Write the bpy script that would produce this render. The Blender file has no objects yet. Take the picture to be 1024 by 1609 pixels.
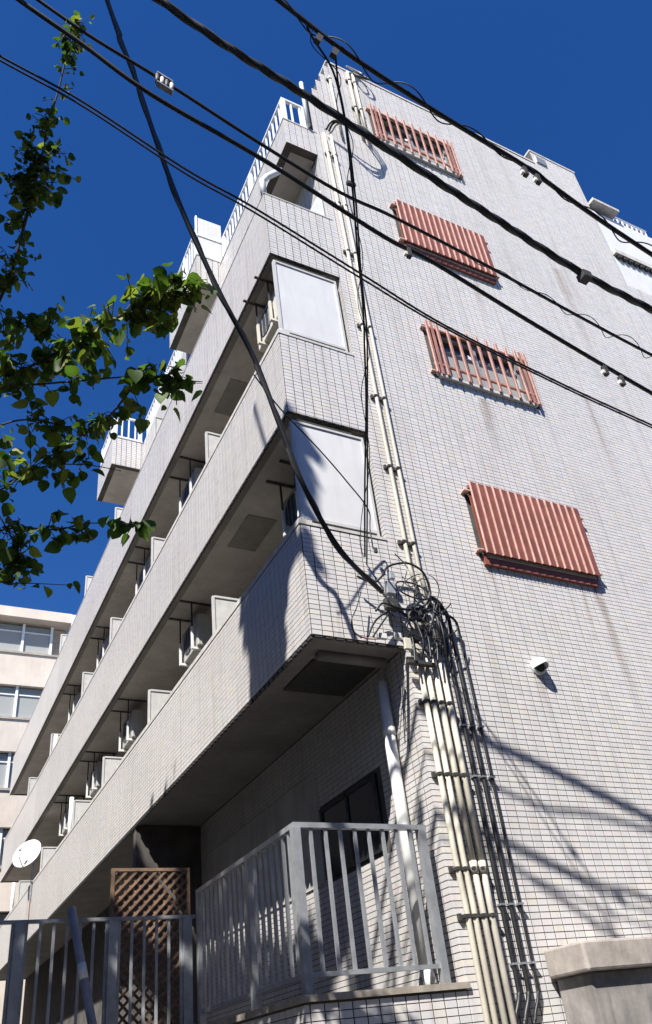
import bpy, bmesh, math, random
import numpy as np
from mathutils import Vector, Matrix, noise as mnoise
R = math.radians
rng = random.Random(11)
sc = bpy.context.scene
col = sc.collection

# ------------------------------------------------------------------ camera
YAW, PITCH, ROLL, FPX = 0.5352984, 0.5638559, -0.1299183, 1243.914
CAM = np.array([-3.99437, -5.55753, 1.49869]); PP = (521.18, 892.35)
_f = np.array([math.cos(PITCH)*math.sin(YAW), math.cos(PITCH)*math.cos(YAW), math.sin(PITCH)])
_r = np.array([math.cos(YAW), -math.sin(YAW), 0.0]); _u = np.cross(_r, _f)
RT = math.cos(ROLL)*_r + math.sin(ROLL)*_u; UP = -math.sin(ROLL)*_r + math.cos(ROLL)*_u; FW = _f
cd = bpy.data.cameras.new('camera'); cam = bpy.data.objects.new('camera', cd); col.objects.link(cam)
cam.matrix_world = Matrix(((RT[0], UP[0], -FW[0], CAM[0]), (RT[1], UP[1], -FW[1], CAM[1]), (RT[2], UP[2], -FW[2], CAM[2]), (0, 0, 0, 1)))
cd.sensor_fit = 'VERTICAL'; cd.sensor_height = 24.0; cd.lens = FPX/1609*24.0
cd.shift_x = (512-PP[0])/1609; cd.shift_y = (PP[1]-804.5)/1609
cd.clip_start = 0.05; cd.clip_end = 3000
sc.camera = cam

# ------------------------------------------------------------------ light
S = Vector((-1.0, -0.85, 1.63)).normalized()          # towards the sun
w = bpy.data.worlds.new('World'); sc.world = w; w.use_nodes = True
nt = w.node_tree; bg = nt.nodes['Background']
sky = nt.nodes.new('ShaderNodeTexSky'); sky.sky_type = 'NISHITA'; sky.sun_disc = False
sky.sun_elevation = math.asin(S.z); sky.sun_rotation = math.atan2(S.x, S.y)
sky.altitude = 900; sky.air_density = 1.0; sky.dust_density = 0.4; sky.ozone_density = 3.5
hs = nt.nodes.new('ShaderNodeHueSaturation'); hs.inputs['Saturation'].default_value = 1.31; hs.inputs['Hue'].default_value = .513; hs.inputs['Value'].default_value = 1.4
nt.links.new(sky.outputs[0], hs.inputs['Color']); nt.links.new(hs.outputs[0], bg.inputs[0]); bg.inputs[1].default_value = 0.052
sl = bpy.data.lights.new('sun', 'SUN'); sl.energy = 5.0; sl.angle = R(0.53); sl.color = (1.0, 0.965, 0.91)
sun = bpy.data.objects.new('sun', sl); col.objects.link(sun); sun.location = (-20, -17, 33)
sun.rotation_euler = S.to_track_quat('Z', 'Y').to_euler()
sc.view_settings.view_transform = 'Standard'; sc.view_settings.look = 'None'
sc.view_settings.exposure = 1.03; sc.view_settings.gamma = 1.0

# ------------------------------------------------------------------ pixel helpers (photo pixels to directions)
def ray(u, v): return FW + RT*(u-PP[0])/FPX - UP*(v-PP[1])/FPX
def onY(q, y): d = ray(*q); return Vector(CAM + (y-CAM[1])/d[1]*d)
def onX(q, x): d = ray(*q); return Vector(CAM + (x-CAM[0])/d[0]*d)
def atT(q, t): return Vector(CAM + t*ray(*q))
def onV(q, a, b):                                   # vertical plane through plan points a, b
    n = np.array([-(b[1]-a[1]), b[0]-a[0], 0.0]); d = ray(*q)
    t = ((np.array([a[0], a[1], 0])-CAM)@n)/(d@n); return Vector(CAM + t*d)
def pix(P):
    d = np.asarray(P, float)-CAM; z = d@FW
    return PP[0]+FPX*(d@RT)/z, PP[1]-FPX*(d@UP)/z, z

# ------------------------------------------------------------------ material helpers
MATS = {}
def nodes(name):
    m = bpy.data.materials.new(name); m.use_nodes = True; t = m.node_tree
    MATS[name] = m; return m, t, t.nodes['Principled BSDF']
def N(t, typ, **kw):
    n = t.nodes.new(typ)
    for k, v in kw.items():
        if k in ('ins',):
            for i, x in v.items(): n.inputs[i].default_value = x
        else: setattr(n, k, v)
    return n
def L(t, a, b): t.links.new(a, b)
def mathn(t, op, a, b=None, clamp=False):
    n = t.nodes.new('ShaderNodeMath'); n.operation = op; n.use_clamp = clamp
    for i, x in enumerate((a, b)):
        if x is None: continue
        if isinstance(x, (int, float)): n.inputs[i].default_value = x
        else: t.links.new(x, n.inputs[i])
    return n.outputs[0]
def mixc(t, fac, a, b, mode='MIX'):
    n = t.nodes.new('ShaderNodeMix'); n.data_type = 'RGBA'; n.blend_type = mode
    if isinstance(fac, (int, float)): n.inputs[0].default_value = fac
    else: t.links.new(fac, n.inputs[0])
    for i, x in ((6, a), (7, b)):
        if isinstance(x, tuple): n.inputs[i].default_value = (*x, 1) if len(x) == 3 else x
        else: t.links.new(x, n.inputs[i])
    return n.outputs[2]
def ramp(t, fac, stops):
    n = t.nodes.new('ShaderNodeValToRGB'); cr = n.color_ramp
    while len(cr.elements) < len(stops): cr.elements.new(0.5)
    for e, (p, c) in zip(cr.elements, stops): e.position = p; e.color = (*c, 1) if len(c) == 3 else c
    t.links.new(fac, n.inputs[0]); return n.outputs[0]
def noise(t, vec, scale, detail=4, rough=.55, dist=0):
    n = t.nodes.new('ShaderNodeTexNoise'); n.inputs['Scale'].default_value = scale; n.inputs['Detail'].default_value = detail
    n.inputs['Roughness'].default_value = rough; n.inputs['Distortion'].default_value = dist
    if vec is not None: t.links.new(vec, n.inputs['Vector'])
    return n.outputs['Fac']
def vscale(t, vec, s):
    n = t.nodes.new('ShaderNodeVectorMath'); n.operation = 'MULTIPLY'; t.links.new(vec, n.inputs[0]); n.inputs[1].default_value = s; return n.outputs[0]
def bump(t, b, h, strength=.3, dist=.01):
    n = t.nodes.new('ShaderNodeBump'); n.inputs['Strength'].default_value = strength; n.inputs['Distance'].default_value = dist
    t.links.new(h, n.inputs['Height']); t.links.new(n.outputs[0], b.inputs['Normal'])
def plain(name, c, rough=.6, metal=0, var=.12, scale=6, streak=0, bmp=.15, spec=.4):
    m, t, b = nodes(name); g = N(t, 'ShaderNodeNewGeometry').outputs['Position']
    f = noise(t, g, scale, 5, .6)
    lo = tuple(x*(1-var*1.6) for x in c); hi = tuple(min(1, x*(1+var)) for x in c)
    o = ramp(t, f, [(.3, lo), (.7, hi)])
    if streak:
        s = noise(t, vscale(t, g, (7, 7, .6)), 1.5, 5, .6)
        o = mixc(t, mathn(t, 'MULTIPLY', ramp(t, s, [(.45, (0, 0, 0)), (.75, (1, 1, 1))]), streak), o, tuple(x*.4 for x in c))
    L(t, o, b.inputs['Base Color']); b.inputs['Roughness'].default_value = rough; b.inputs['Metallic'].default_value = metal
    b.inputs['Specular IOR Level'].default_value = spec
    if bmp: bump(t, b, noise(t, g, scale*6, 4), bmp, .004)
    return m

def tile_mat(name, base, dirt):
    m, t, b = nodes(name); g = N(t, 'ShaderNodeNewGeometry').outputs['Position']
    sx = N(t, 'ShaderNodeSeparateXYZ'); L(t, g, sx.inputs[0]); X, Y, Z = sx.outputs
    cell = N(t, 'ShaderNodeVectorMath', operation='DIVIDE'); L(t, g, cell.inputs[0]); cell.inputs[1].default_value = (.11, .11, .053)
    off = N(t, 'ShaderNodeVectorMath', operation='ADD'); L(t, cell.outputs[0], off.inputs[0]); off.inputs[1].default_value = (.013, .017, .011)
    fl = N(t, 'ShaderNodeVectorMath', operation='FLOOR'); L(t, off.outputs[0], fl.inputs[0])
    wn = N(t, 'ShaderNodeTexWhiteNoise'); L(t, fl.outputs[0], wn.inputs['Vector'])
    b0 = base
    c = ramp(t, wn.outputs['Value'], [(0, tuple(x*.91 for x in b0)), (.25, tuple(x*.97 for x in b0)), (.6, b0), (.8, (b0[0]*1.03, b0[1]*.97, b0[2]*.97)), (.92, (b0[0]*1.02, b0[1]*1.0, b0[2]*.9)), (1, tuple(min(1, x*1.05) for x in b0))])
    big = noise(t, g, .7, 5, .6)
    c = mixc(t, mathn(t, 'MULTIPLY', ramp(t, big, [(.4, (0, 0, 0)), (.7, (1, 1, 1))]), .22*dirt), c, (b0[0]*.72, b0[1]*.7, b0[2]*.66))
    st = noise(t, vscale(t, g, (5, 5, .22)), 1.6, 6, .65)
    c = mixc(t, mathn(t, 'MULTIPLY', ramp(t, st, [(.5, (0, 0, 0)), (.72, (1, 1, 1))]), .38*dirt), c, (.30, .27, .23))
    # rust streaks below grille corners and vents
    tot = None
    wob = mathn(t, 'MULTIPLY', mathn(t, 'SUBTRACT', noise(t, vscale(t, g, (2, 2, 1.2)), 2.0, 3), .5), .25)
    for (x0, wd, z1, ln, k) in ((2.88, .09, 6.0, 1.6, .5), (2.62, .05, 6.0, .9, .35), (1.62, .07, 4.7, .9, .35), (1.95, .12, 8.75, 1.1, .45), (1.3, .06, 6.0, .8, .3), (2.5, .08, 11.5, 1.0, .3), (4.6, .15, 12.8, 3.0, .35), (4.05, .12, 9.6, 2.2, .3), (3.7, .12, 3.6, 1.2, .25)):
        dx = mathn(t, 'ABSOLUTE', mathn(t, 'SUBTRACT', mathn(t, 'ADD', X, wob), x0))
        a = mathn(t, 'SUBTRACT', 1.0, mathn(t, 'DIVIDE', dx, wd), True)
        zz = mathn(t, 'DIVIDE', mathn(t, 'SUBTRACT', z1, Z), ln)
        ins = mathn(t, 'MULTIPLY', mathn(t, 'GREATER_THAN', zz, 0.0), mathn(t, 'SUBTRACT', 1.0, zz, True))
        a = mathn(t, 'MULTIPLY', mathn(t, 'MULTIPLY', a, ins), k*1.5)
        tot = a if tot is None else mathn(t, 'ADD', tot, a, True)
    if name == 'tile_side':
        c = mixc(t, mathn(t, 'MULTIPLY', tot, mathn(t, 'ADD', .4, st), True), c, (.22, .15, .10))
    L(t, c, b.inputs['Base Color'])
    b.inputs['Roughness'].default_value = .42; b.inputs['Specular IOR Level'].default_value = .45
    bump(t, b, noise(t, g, 60, 3), .08, .004)
    return m
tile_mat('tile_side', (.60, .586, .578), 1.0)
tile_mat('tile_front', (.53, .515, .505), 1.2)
plain('grout', (.095, .086, .08), .95, var=.25, scale=3)
plain('soffit_lit', (.52, .48, .43), .85, var=.14, scale=1.6, bmp=.1, streak=.25)  # upper soffits: bounced light worked into a lighter copy of the soffit paint
plain('soffit', (.25, .235, .21), .85, var=.14, scale=1.6, bmp=.1, streak=.25)  # lowest soffit: same paint with its deeper shade put into the colour
plain('plaster', (.46, .44, .41), .85, var=.12, scale=2, streak=.3)
plain('coping', (.52, .50, .47), .7, var=.15, scale=8, streak=.3)
plain('white_paint', (.66, .66, .66), .5, var=.05, scale=3, streak=.12)
plain('white_board', (.62, .615, .61), .4, var=.06, scale=1.5, streak=.14, bmp=.03)
plain('board_frame', (.52, .515, .50), .4, var=.08, scale=9)
plain('ac_cream', (.62, .59, .50), .5, var=.08, scale=5, streak=.25)
plain('hatch', (.26, .24, .21), .8)
plain('dark_gap', (.05, .05, .05), .8)
plain('alu', (.46, .475, .49), .38, .55, var=.12, scale=9)
plain('grey_steel', (.40, .415, .43), .45, .3, var=.2, scale=7, streak=.3)
plain('rail_white', (.74, .76, .78), .4, var=.08, scale=9)
plain('brown_louvre', (.245, .08, .056), .45, var=.18, scale=6, streak=.3)
plain('brown_louvre_pale', (.39, .18, .135), .45, var=.2, scale=6, streak=.3)
plain('louvre_edge', (.58, .38, .32), .45, var=.15, scale=9)
plain('conduit_cream', (.56, .52, .425), .5, var=.12, scale=5, streak=.35)
plain('conduit_grey', (.43, .40, .34), .55, var=.12, scale=5, streak=.3)
plain('tape_pink', (.55, .30, .24), .6)
plain('pvc_white', (.74, .74, .72), .4, var=.08, scale=4, streak=.25)
plain('black_rubber', (.018, .018, .019), .45, var=.3, scale=30)
plain('black_cable_worn', (.03, .029, .028), .55, var=.4, scale=25)
plain('clamp_dark', (.05, .048, .045), .6, var=.3, scale=40)
plain('galvanised', (.42, .44, .46), .4, .6, var=.2, scale=20)
plain('ac_case', (.42, .42, .39), .5, var=.08, scale=5, streak=.25)
plain('ac_dark', (.04, .04, .042), .6)
plain('rust_brown', (.25, .11, .07), .8, var=.3, scale=15)
plain('concrete_wall', (.27, .25, .232), .9, var=.25, scale=5, streak=.75, bmp=.4)
plain('concrete_cap', (.36, .32, .285), .9, var=.2, scale=6, streak=.45, bmp=.4)
plain('ledge_brown', (.33, .29, .24), .85, var=.2, scale=8, streak=.4, bmp=.3)
plain('wood_lattice', (.20, .125, .08), .75, var=.3, scale=12, bmp=.3)
plain('pole_blue', (.30, .30, .33), .5, 0, var=.2, scale=5, streak=.35)
plain('sticker', (.70, .72, .75), .4)
plain('cream_wall', (.60, .53, .46), .8, var=.07, scale=1.2, streak=.12)
plain('cream_shadow_trim', (.36, .31, .26), .8)
plain('bark', (.09, .065, .045), .9, var=.3, scale=20, bmp=.5)
plain('pole_concrete', (.33, .325, .31), .9, var=.15, scale=4, streak=.3, bmp=.3)
plain('asphalt', (.055, .055, .057), .9, var=.2, scale=40, bmp=.4)
plain('pavement', (.30, .29, .27), .9, var=.15, scale=10, bmp=.3)
plain('dish_white', (.62, .63, .62), .35, var=.04, scale=4)
plain('dish_blue', (.35, .50, .72), .4)
plain('house_wall', (.24, .225, .20), .9, var=.1, scale=1.5, streak=.2)
plain('floor_dark', (.09, .088, .083), .9, var=.2, scale=6)
plain('ground_mix', (.20, .195, .18), .95, var=.2, scale=2)
plain('back_plaster', (.58, .55, .50), .85, var=.1, scale=2, streak=.2)
plain('ceramic', (.70, .68, .62), .3)
def glass(name, c, rough=.08):
    m, t, b = nodes(name); b.inputs['Base Color'].default_value = (*c, 1); b.inputs['Roughness'].default_value = rough
    b.inputs['Specular IOR Level'].default_value = .6; return m
glass('window_glass_dark', (.015, .017, .02)); glass('window_glass', (.20, .22, .22), .35); glass('curtain', (.30, .31, .30), .5)
def leaf_mat(name, lo, hi):
    m, t, b = nodes(name); g = N(t, 'ShaderNodeNewGeometry').outputs['Position']
    oi = N(t, 'ShaderNodeObjectInfo').outputs['Random']
    f = mathn(t, 'ADD', mathn(t, 'MULTIPLY', noise(t, g, 7, 2), .8), mathn(t, 'MULTIPLY', oi, .35))
    c = ramp(t, f, [(.25, lo), (.75, hi)])
    L(t, c, b.inputs['Base Color']); b.inputs['Roughness'].default_value = .6; b.inputs['Specular IOR Level'].default_value = .25
    tr = N(t, 'ShaderNodeBsdfTranslucent'); L(t, mixc(t, 1.0, c, (1.6, 1.9, .7), 'MULTIPLY'), tr.inputs[0])
    mx = N(t, 'ShaderNodeMixShader'); mx.inputs[0].default_value = .32
    L(t, b.outputs[0], mx.inputs[1]); L(t, tr.outputs[0], mx.inputs[2]); L(t, mx.outputs[0], t.nodes['Material Output'].inputs[0])
leaf_mat('leaf', (.026, .055, .014), (.085, .14, .03)); leaf_mat('leaf_yellow', (.09, .13, .025), (.21, .23, .06))

# ------------------------------------------------------------------ mesh helpers
class MB:
    def __init__(s): s.v = []; s.f = []
    def quadbox(s, c8):
        n = len(s.v); s.v += [tuple(p) for p in c8]
        s.f += [tuple(n+i for i in q) for q in ((0, 3, 2, 1), (4, 5, 6, 7), (0, 1, 5, 4), (1, 2, 6, 5), (2, 3, 7, 6), (3, 0, 4, 7))]; return s
    def box(s, x0, x1, y0, y1, z0, z1):
        return s.quadbox([(x0, y0, z0), (x1, y0, z0), (x1, y1, z0), (x0, y1, z0), (x0, y0, z1), (x1, y0, z1), (x1, y1, z1), (x0, y1, z1)])
    def obox(s, c, ax, ay, az):                      # centre and three half-axes
        c, ax, ay, az = map(Vector, (c, ax, ay, az))
        return s.quadbox([c-ax-ay-az, c+ax-ay-az, c+ax+ay-az, c-ax+ay-az, c-ax-ay+az, c+ax-ay+az, c+ax+ay+az, c-ax+ay+az])
    def tube(s, pts, r, n=8, caps=True):
        pts = [Vector(p) for p in pts]; rr = r if isinstance(r, (list, tuple)) else [r]*len(pts)
        base = len(s.v); up = None
        for i, p in enumerate(pts):
            d = (pts[min(i+1, len(pts)-1)]-pts[max(i-1, 0)])
            if d.length < 1e-9: d = Vector((0, 0, 1))
            d.normalize()
            if up is None: up = Vector((0, 0, 1)) if abs(d.z) < .9 else Vector((1, 0, 0))
            a = d.cross(up)
            if a.length < 1e-5: a = d.cross(Vector((.3, .8, .1)))
            a.normalize(); b = a.cross(d); up = b
            for k in range(n):
                t = 2*math.pi*k/n; s.v.append(tuple(p+(a*math.cos(t)+b*math.sin(t))*rr[i]))
        for i in range(len(pts)-1):
            for k in range(n):
                k2 = (k+1) % n; q = base+i*n
                s.f.append((q+k, q+k2, q+n+k2, q+n+k))
        if caps:
            s.f.append(tuple(base+k for k in range(n))); q = base+(len(pts)-1)*n
            s.f.append(tuple(q+n-1-k for k in range(n)))
        return s
    def prism(s, poly, axis, a0, a1):                # poly in 2D, extruded along axis 0/1/2
        n = len(poly); b = len(s.v)
        def P(q, a): return {0: (a, q[0], q[1]), 1: (q[0], a, q[1]), 2: (q[0], q[1], a)}[axis]
        s.v += [P(q, a0) for q in poly]+[P(q, a1) for q in poly]
        s.f.append(tuple(b+i for i in range(n))); s.f.append(tuple(b+2*n-1-i for i in range(n)))
        for i in range(n): j = (i+1) % n; s.f.append((b+i, b+n+i, b+n+j, b+j))
        return s
    def mesh(s, name, mat, smooth=False):
        me = bpy.data.meshes.new(name); me.from_pydata(s.v, [], s.f); me.shade_flat(); me.materials.append(MATS[mat])
        bm = bmesh.new(); bm.from_mesh(me); bmesh.ops.recalc_face_normals(bm, faces=bm.faces)
        bm.to_mesh(me); bm.free()
        if smooth: me.polygons.foreach_set('use_smooth', [True]*len(me.polygons)); 
        me.update(); return me
    def build(s, name, mat, parent=None, smooth=False, bevel=0):
        o = bpy.data.objects.new(name, s.mesh(name, mat, smooth)); col.objects.link(o)
        if parent: o.parent = parent; o.matrix_parent_inverse = Matrix.Translation(parent.location).inverted() if parent.parent is None else Matrix()
        if bevel:
            b = o.modifiers.new('bevel', 'BEVEL'); b.width = bevel; b.segments = 2; b.limit_method = 'ANGLE'
        return o
def tag(o, label=None, cat=None, group=None, kind=None):
    if label: o['label'] = label
    if cat: o['category'] = cat
    if group: o['group'] = group
    if kind: o['kind'] = kind
    return o
def thing(name, label, cat, group=None, loc=(0, 0, 0)):
    o = bpy.data.objects.new(name, None); col.objects.link(o); o.location = loc; o.empty_display_size = .2
    return tag(o, label, cat, group)
def spline(pts, sub=8):
    pts = [Vector(p) for p in pts]; out = []
    for i in range(len(pts)-1):
        p0, p1, p2, p3 = pts[max(i-1, 0)], pts[i], pts[i+1], pts[min(i+2, len(pts)-1)]
        for k in range(sub):
            t = k/sub
            out.append(.5*((2*p1)+(p2-p0)*t+(2*p0-5*p1+4*p2-p3)*t*t+(3*p1-p0-3*p2+p3)*t**3))
    return out+[pts[-1]]

# ------------------------------------------------------------------ tiles
TILES = []            # (parent, normal axis, corner position, width, height, material)
JT, JV, PRO = .006, .0105, .0055
TW, TH = .11, .053
def tile_area(parent, axis, plane, u0, u1, z0, z1, mat, holes=(), clip=None):
    for i in range(math.floor((u0+1e-6)/TW), math.ceil((u1-1e-6)/TW)):
        a, b = max(i*TW+JV/2, u0+.001), min(i*TW+TW-JV/2, u1-.001)
        if b-a < .015: continue
        for k in range(math.floor((z0+1e-6)/TH), math.ceil((z1-1e-6)/TH)):
            c, d = max(k*TH+JT/2, z0-.006), min(k*TH+TH-JT/2, z1-.001)
            if d-c < .01: continue
            if any(a < h[1] and b > h[0] and c < h[3] and d > h[2] for h in holes): continue
            if clip and not clip((a+b)/2, (c+d)/2): continue
            TILES.append((parent, axis, plane, a, b, c, d, mat))
def tile_corners(axis, plane, a, b, c, d):
    if axis == 1: # faces -Y, front plane y=plane
        B = [(a, plane+PRO, c), (b, plane+PRO, c), (b, plane+PRO, d), (a, plane+PRO, d)]; F = [(x+(.001 if k in (0, 3) else -.001), plane, z+(.001 if k in (0, 1) else -.001)) for k, (x, _, z) in enumerate(B)]
    else:         # faces -X
        B = [(plane+PRO, b, c), (plane+PRO, a, c), (plane+PRO, a, d), (plane+PRO, b, d)]; F = [(plane, y+(-.001 if k in (0, 3) else .001), z+(.001 if k in (0, 1) else -.001)) for k, (_, y, z) in enumerate(B)]
    return B, F
def flush_tiles():
    sc_ = []
    for i, (par, ax, pl, a, b, c, d, mat) in enumerate(TILES):
        if b-a < TW-JV-.002 or d-c < TH-JT-.002: continue
        m = ((a+b)/2, pl, (c+d)/2) if ax == 1 else (pl, (a+b)/2, (c+d)/2)
        if par.name == 'side_wall' and ((m[0] > .72 and m[2] < 2.25) or m[0] < .45): continue
        u, v, z = pix(m)
        if 0 < u < 1024 and 0 < v < 1604 and z > 0:
            vd = CAM-np.array(m); dist = np.linalg.norm(vd); cs = abs(vd[ax if ax == 1 else 0])/dist
            sc_.append((cs/dist**2, i))
    sc_.sort(reverse=True); pick = {i for _, i in sc_[:300]}
    shared = {}; fields = {}
    for i, (par, ax, pl, a, b, c, d, mat) in enumerate(TILES):
        if i in pick:
            k = (ax, mat)
            if k not in shared:
                h, g = TW/2-JV/2, TH/2-JT/2
                B, F = tile_corners(ax, 0, -h, h, -g, g); mb = MB(); mb.v = B+F
                mb.f = [(4, 5, 6, 7), (0, 1, 5, 4), (1, 2, 6, 5), (2, 3, 7, 6), (3, 0, 4, 7)]
                shared[k] = mb.mesh('tile', mat)
            o = bpy.data.objects.new('tile', shared[k]); col.objects.link(o); o.parent = par
            j = rng.uniform(-.0008, .0008)
            o.location = ((a+b)/2, pl+j, (c+d)/2) if ax == 1 else (pl+j, (a+b)/2, (c+d)/2)
        else: fields.setdefault((par.name, mat), [par, []])[1].append((ax, pl+rng.uniform(-.0008, .0008), a, b, c, d))
    for (pn, mat), (par, lst) in fields.items():
        V = []; n = len(lst)
        for t in lst: B, F = tile_corners(*t); V += B+F
        V = np.array(V, np.float32)
        q = np.array([(4, 5, 6, 7), (0, 1, 5, 4), (1, 2, 6, 5), (2, 3, 7, 6), (3, 0, 4, 7)], np.int32)
        Fi = (q[None]+8*np.arange(n, dtype=np.int32)[:, None, None]).reshape(-1)
        me = bpy.data.meshes.new('tile_field'); me.vertices.add(len(V)); me.vertices.foreach_set('co', V.ravel())
        me.loops.add(len(Fi)); me.loops.foreach_set('vertex_index', Fi)
        nf = n*5; me.polygons.add(nf); me.polygons.foreach_set('loop_start', np.arange(nf, dtype=np.int32)*4)
        try: me.polygons.foreach_set('loop_total', np.full(nf, 4, np.int32))
        except Exception: pass
        me.update(calc_edges=True); me.shade_flat(); me.materials.append(MATS[mat])
        o = bpy.data.objects.new('tile_field', me); col.objects.link(o); o.parent = par; o['kind'] = 'stuff'

# ------------------------------------------------------------------ setting: ground and street
tag(MB().box(-400, 400, -400, 400, -.3, 0).build('ground', 'ground_mix'), kind='structure')
tag(MB().box(-400, 400, -9, -.9, .0, .004).build('road', 'asphalt'), kind='structure')
tag(MB().box(-30, 40, -.9, -.75, .0, .13).build('kerb', 'coping', bevel=.01), kind='structure')

# ------------------------------------------------------------------ the apartment building
LEN = 22.0
B0 = thing('apartment_building', 'five storey white tiled apartment block with long balconies and brown window louvres', 'building')
WIN = [(6.0, 7.1), (8.82, 9.93), (11.55, 12.68), (14.35, 15.5)]
WX0, WX1 = 1.3, 2.86
ZR = 16.5
wall = MB()
yb, yt = PRO-.0005, .25
zs = [0]
wall.prism([(0.005, 0), (WX0, 0), (WX0, ZR), (.53, ZR), (.0, 14.8)], 1, yb, yt)
prev = 0
for (z0, z1) in WIN:
    wall.box(WX0, WX1, yb, yt, prev, z0+.12); prev = z1-.06
wall.box(WX0, WX1, yb, yt, prev, ZR)
wall.box(WX1, 5.28, yb, yt, 0, ZR); wall.box(5.28, 6.5, yb, yt, 0, 16.95)
wall.box(6.5, 10.5, yb, yt, 0, 13.3)
sw = wall.build('side_wall', 'grout', B0)
def sclip(x, z):
    if x > 6.5 and z > 13.3: return False
    if x < 5.28 and z > ZR: return False
    if z > 14.8 and x < (z-14.8)/1.7*.53+.02: return False
    return True
tile_area(sw, 1, 0.0, 0.0, 9.0, .9, 16.95, 'tile_side', holes=[(WX0-.04, WX1+.04, a+.11, b-.05) for a, b in WIN], clip=sclip)
# building body behind the skin
body = MB()
body.box(.3, 10.5, .26, LEN-.1, 0, 13.2); body.box(1.0, 6.4, .26, 2.7, 13.2, 16.3)
body.build('inner_walls', 'plaster', B0)
fw = MB().box(PRO, .28, .26, LEN, 0, 13.2).build('front_wall', 'grout', B0)
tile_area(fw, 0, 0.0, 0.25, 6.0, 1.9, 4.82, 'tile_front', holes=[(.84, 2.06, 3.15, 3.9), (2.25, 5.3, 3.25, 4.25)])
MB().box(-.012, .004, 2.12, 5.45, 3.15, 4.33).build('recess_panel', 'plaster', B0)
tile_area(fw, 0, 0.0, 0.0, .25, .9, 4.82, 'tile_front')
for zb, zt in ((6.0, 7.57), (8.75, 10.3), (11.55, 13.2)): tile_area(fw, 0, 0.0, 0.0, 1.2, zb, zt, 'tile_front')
for zb, zt in ((4.975, 7.575), (7.725, 10.315), (10.465, 13.2)): MB().box(-.006, .0045, 1.22, LEN-.13, zb, zt).build('balcony_back_wall', 'back_plaster', B0)
# 1F window
wn = MB().box(-.02, .004, .85, 2.05, 3.16, 3.88).build('window', 'window_glass_dark', B0)
MB().box(-.035, -.021, .85, .90, 3.16, 3.88).box(-.035, -.021, 2.0, 2.05, 3.16, 3.88).box(-.035, -.021, 1.43, 1.47, 3.16, 3.88).box(-.035, -.021, .9, 2.0, 3.84, 3.88).build('frame', 'clamp_dark', wn)
MB().box(-.03, .12, 6.0, 6.18, 1.95, 4.8).box(-.97, -.03, 6.0, 6.15, 1.95, 4.8).build('wing_wall', 'grout', B0)
# wall strips above roofline etc: parapet coping
cp = MB().box(.52, 5.28, -.012, .27, ZR+.001, ZR+.05).box(5.27, 6.51, -.012, .27, 16.951, 17.0)
cp.build('roof_coping', 'coping', B0)
# penthouse block and small louvre
MB().box(5.36, 5.62, -.03, -.002, 16.6, 16.8).build('roof_vent', 'galvanised', B0)
# white rooftop section to the right
rw = MB().box(6.51, 10.5, .02, .4, 13.31, 15.7).build('rooftop_wall', 'white_paint', B0)
led = MB().box(6.53, 10.5, -.06, .018, 14.22, 14.34)
led.build('ledge', 'coping', rw)
for i in range(26): MB().box(6.6+i*.15, 6.68+i*.15, -.05, .016, 14.14, 14.215).build('bracket', 'clamp_dark', rw)
MB().box(6.52, 7.25, -.12, .8, 15.86, 15.93).build('eave', 'coping', B0); MB().box(6.52, 7.25, .3, .9, 15.705, 15.855).build('rooftop_room', 'plaster', B0)
rr = MB().tube([(7.3, .1, 16.05), (8.3, .1, 16.05)], .03).tube([(7.3, .1, 15.75), (8.3, .1, 15.75)], .02)
rr = rr.build('roof_railing', 'rail_white', B0)
for i in range(8): MB().tube([(7.3+i*.14, .1, 15.7), (7.3+i*.14, .1, 16.05)], .014, 6).build('baluster', 'rail_white', rr)

# ---- balconies 2F 3F 4F
ZF = [(4.82, 6.05), (7.57, 8.80), (10.31, 11.58)]
D = -1.0
BALC = []
for k, (z0, z1) in enumerate(ZF):
    m = MB()
    m.box(D+PRO, -.88, PRO, LEN, z0, z1)                     # front parapet
    m.box(-.879, -.001, PRO, .12, z0+.002, z1)               # end parapet
    m.box(-.879, -.001, LEN-.12, LEN-.001, z0+.002, z1)
    b = m.build('balcony', 'grout', B0); BALC.append(b)
    MB().box(-.879, -.0005, .121, LEN-.121, z0+.012, z0+.15).build('soffit', 'soffit_lit' if k else 'soffit', b)
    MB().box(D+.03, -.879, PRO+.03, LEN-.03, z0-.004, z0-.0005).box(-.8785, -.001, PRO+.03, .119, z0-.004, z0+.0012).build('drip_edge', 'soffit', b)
    dt = MB()  # dark teeth stand in for the shade under the edge tiles
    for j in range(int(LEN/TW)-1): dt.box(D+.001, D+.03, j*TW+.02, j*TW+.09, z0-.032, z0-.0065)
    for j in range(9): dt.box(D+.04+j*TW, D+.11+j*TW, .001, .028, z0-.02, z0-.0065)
    dt.build('drip_shade_teeth', 'clamp_dark', b)['kind'] = 'stuff'
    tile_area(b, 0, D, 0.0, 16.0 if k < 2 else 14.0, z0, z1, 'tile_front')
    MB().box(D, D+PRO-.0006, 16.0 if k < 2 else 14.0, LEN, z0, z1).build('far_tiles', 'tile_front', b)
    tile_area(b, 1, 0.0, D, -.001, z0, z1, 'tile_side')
    if k < 2:
        MB().box(D-.008, -.86, -.008, LEN+.01, z1+.001, z1+.06).box(-.859, -.001, -.008, .135, z1+.001, z1+.035).build('coping', 'coping', b)
    else:
        MB().box(D-.006, -.87, -.006, LEN+.01, z1+.001, z1+.022).box(-.869, .05, -.006, .13, z1+.001, z1+.022).build('coping', 'coping', b)
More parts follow.
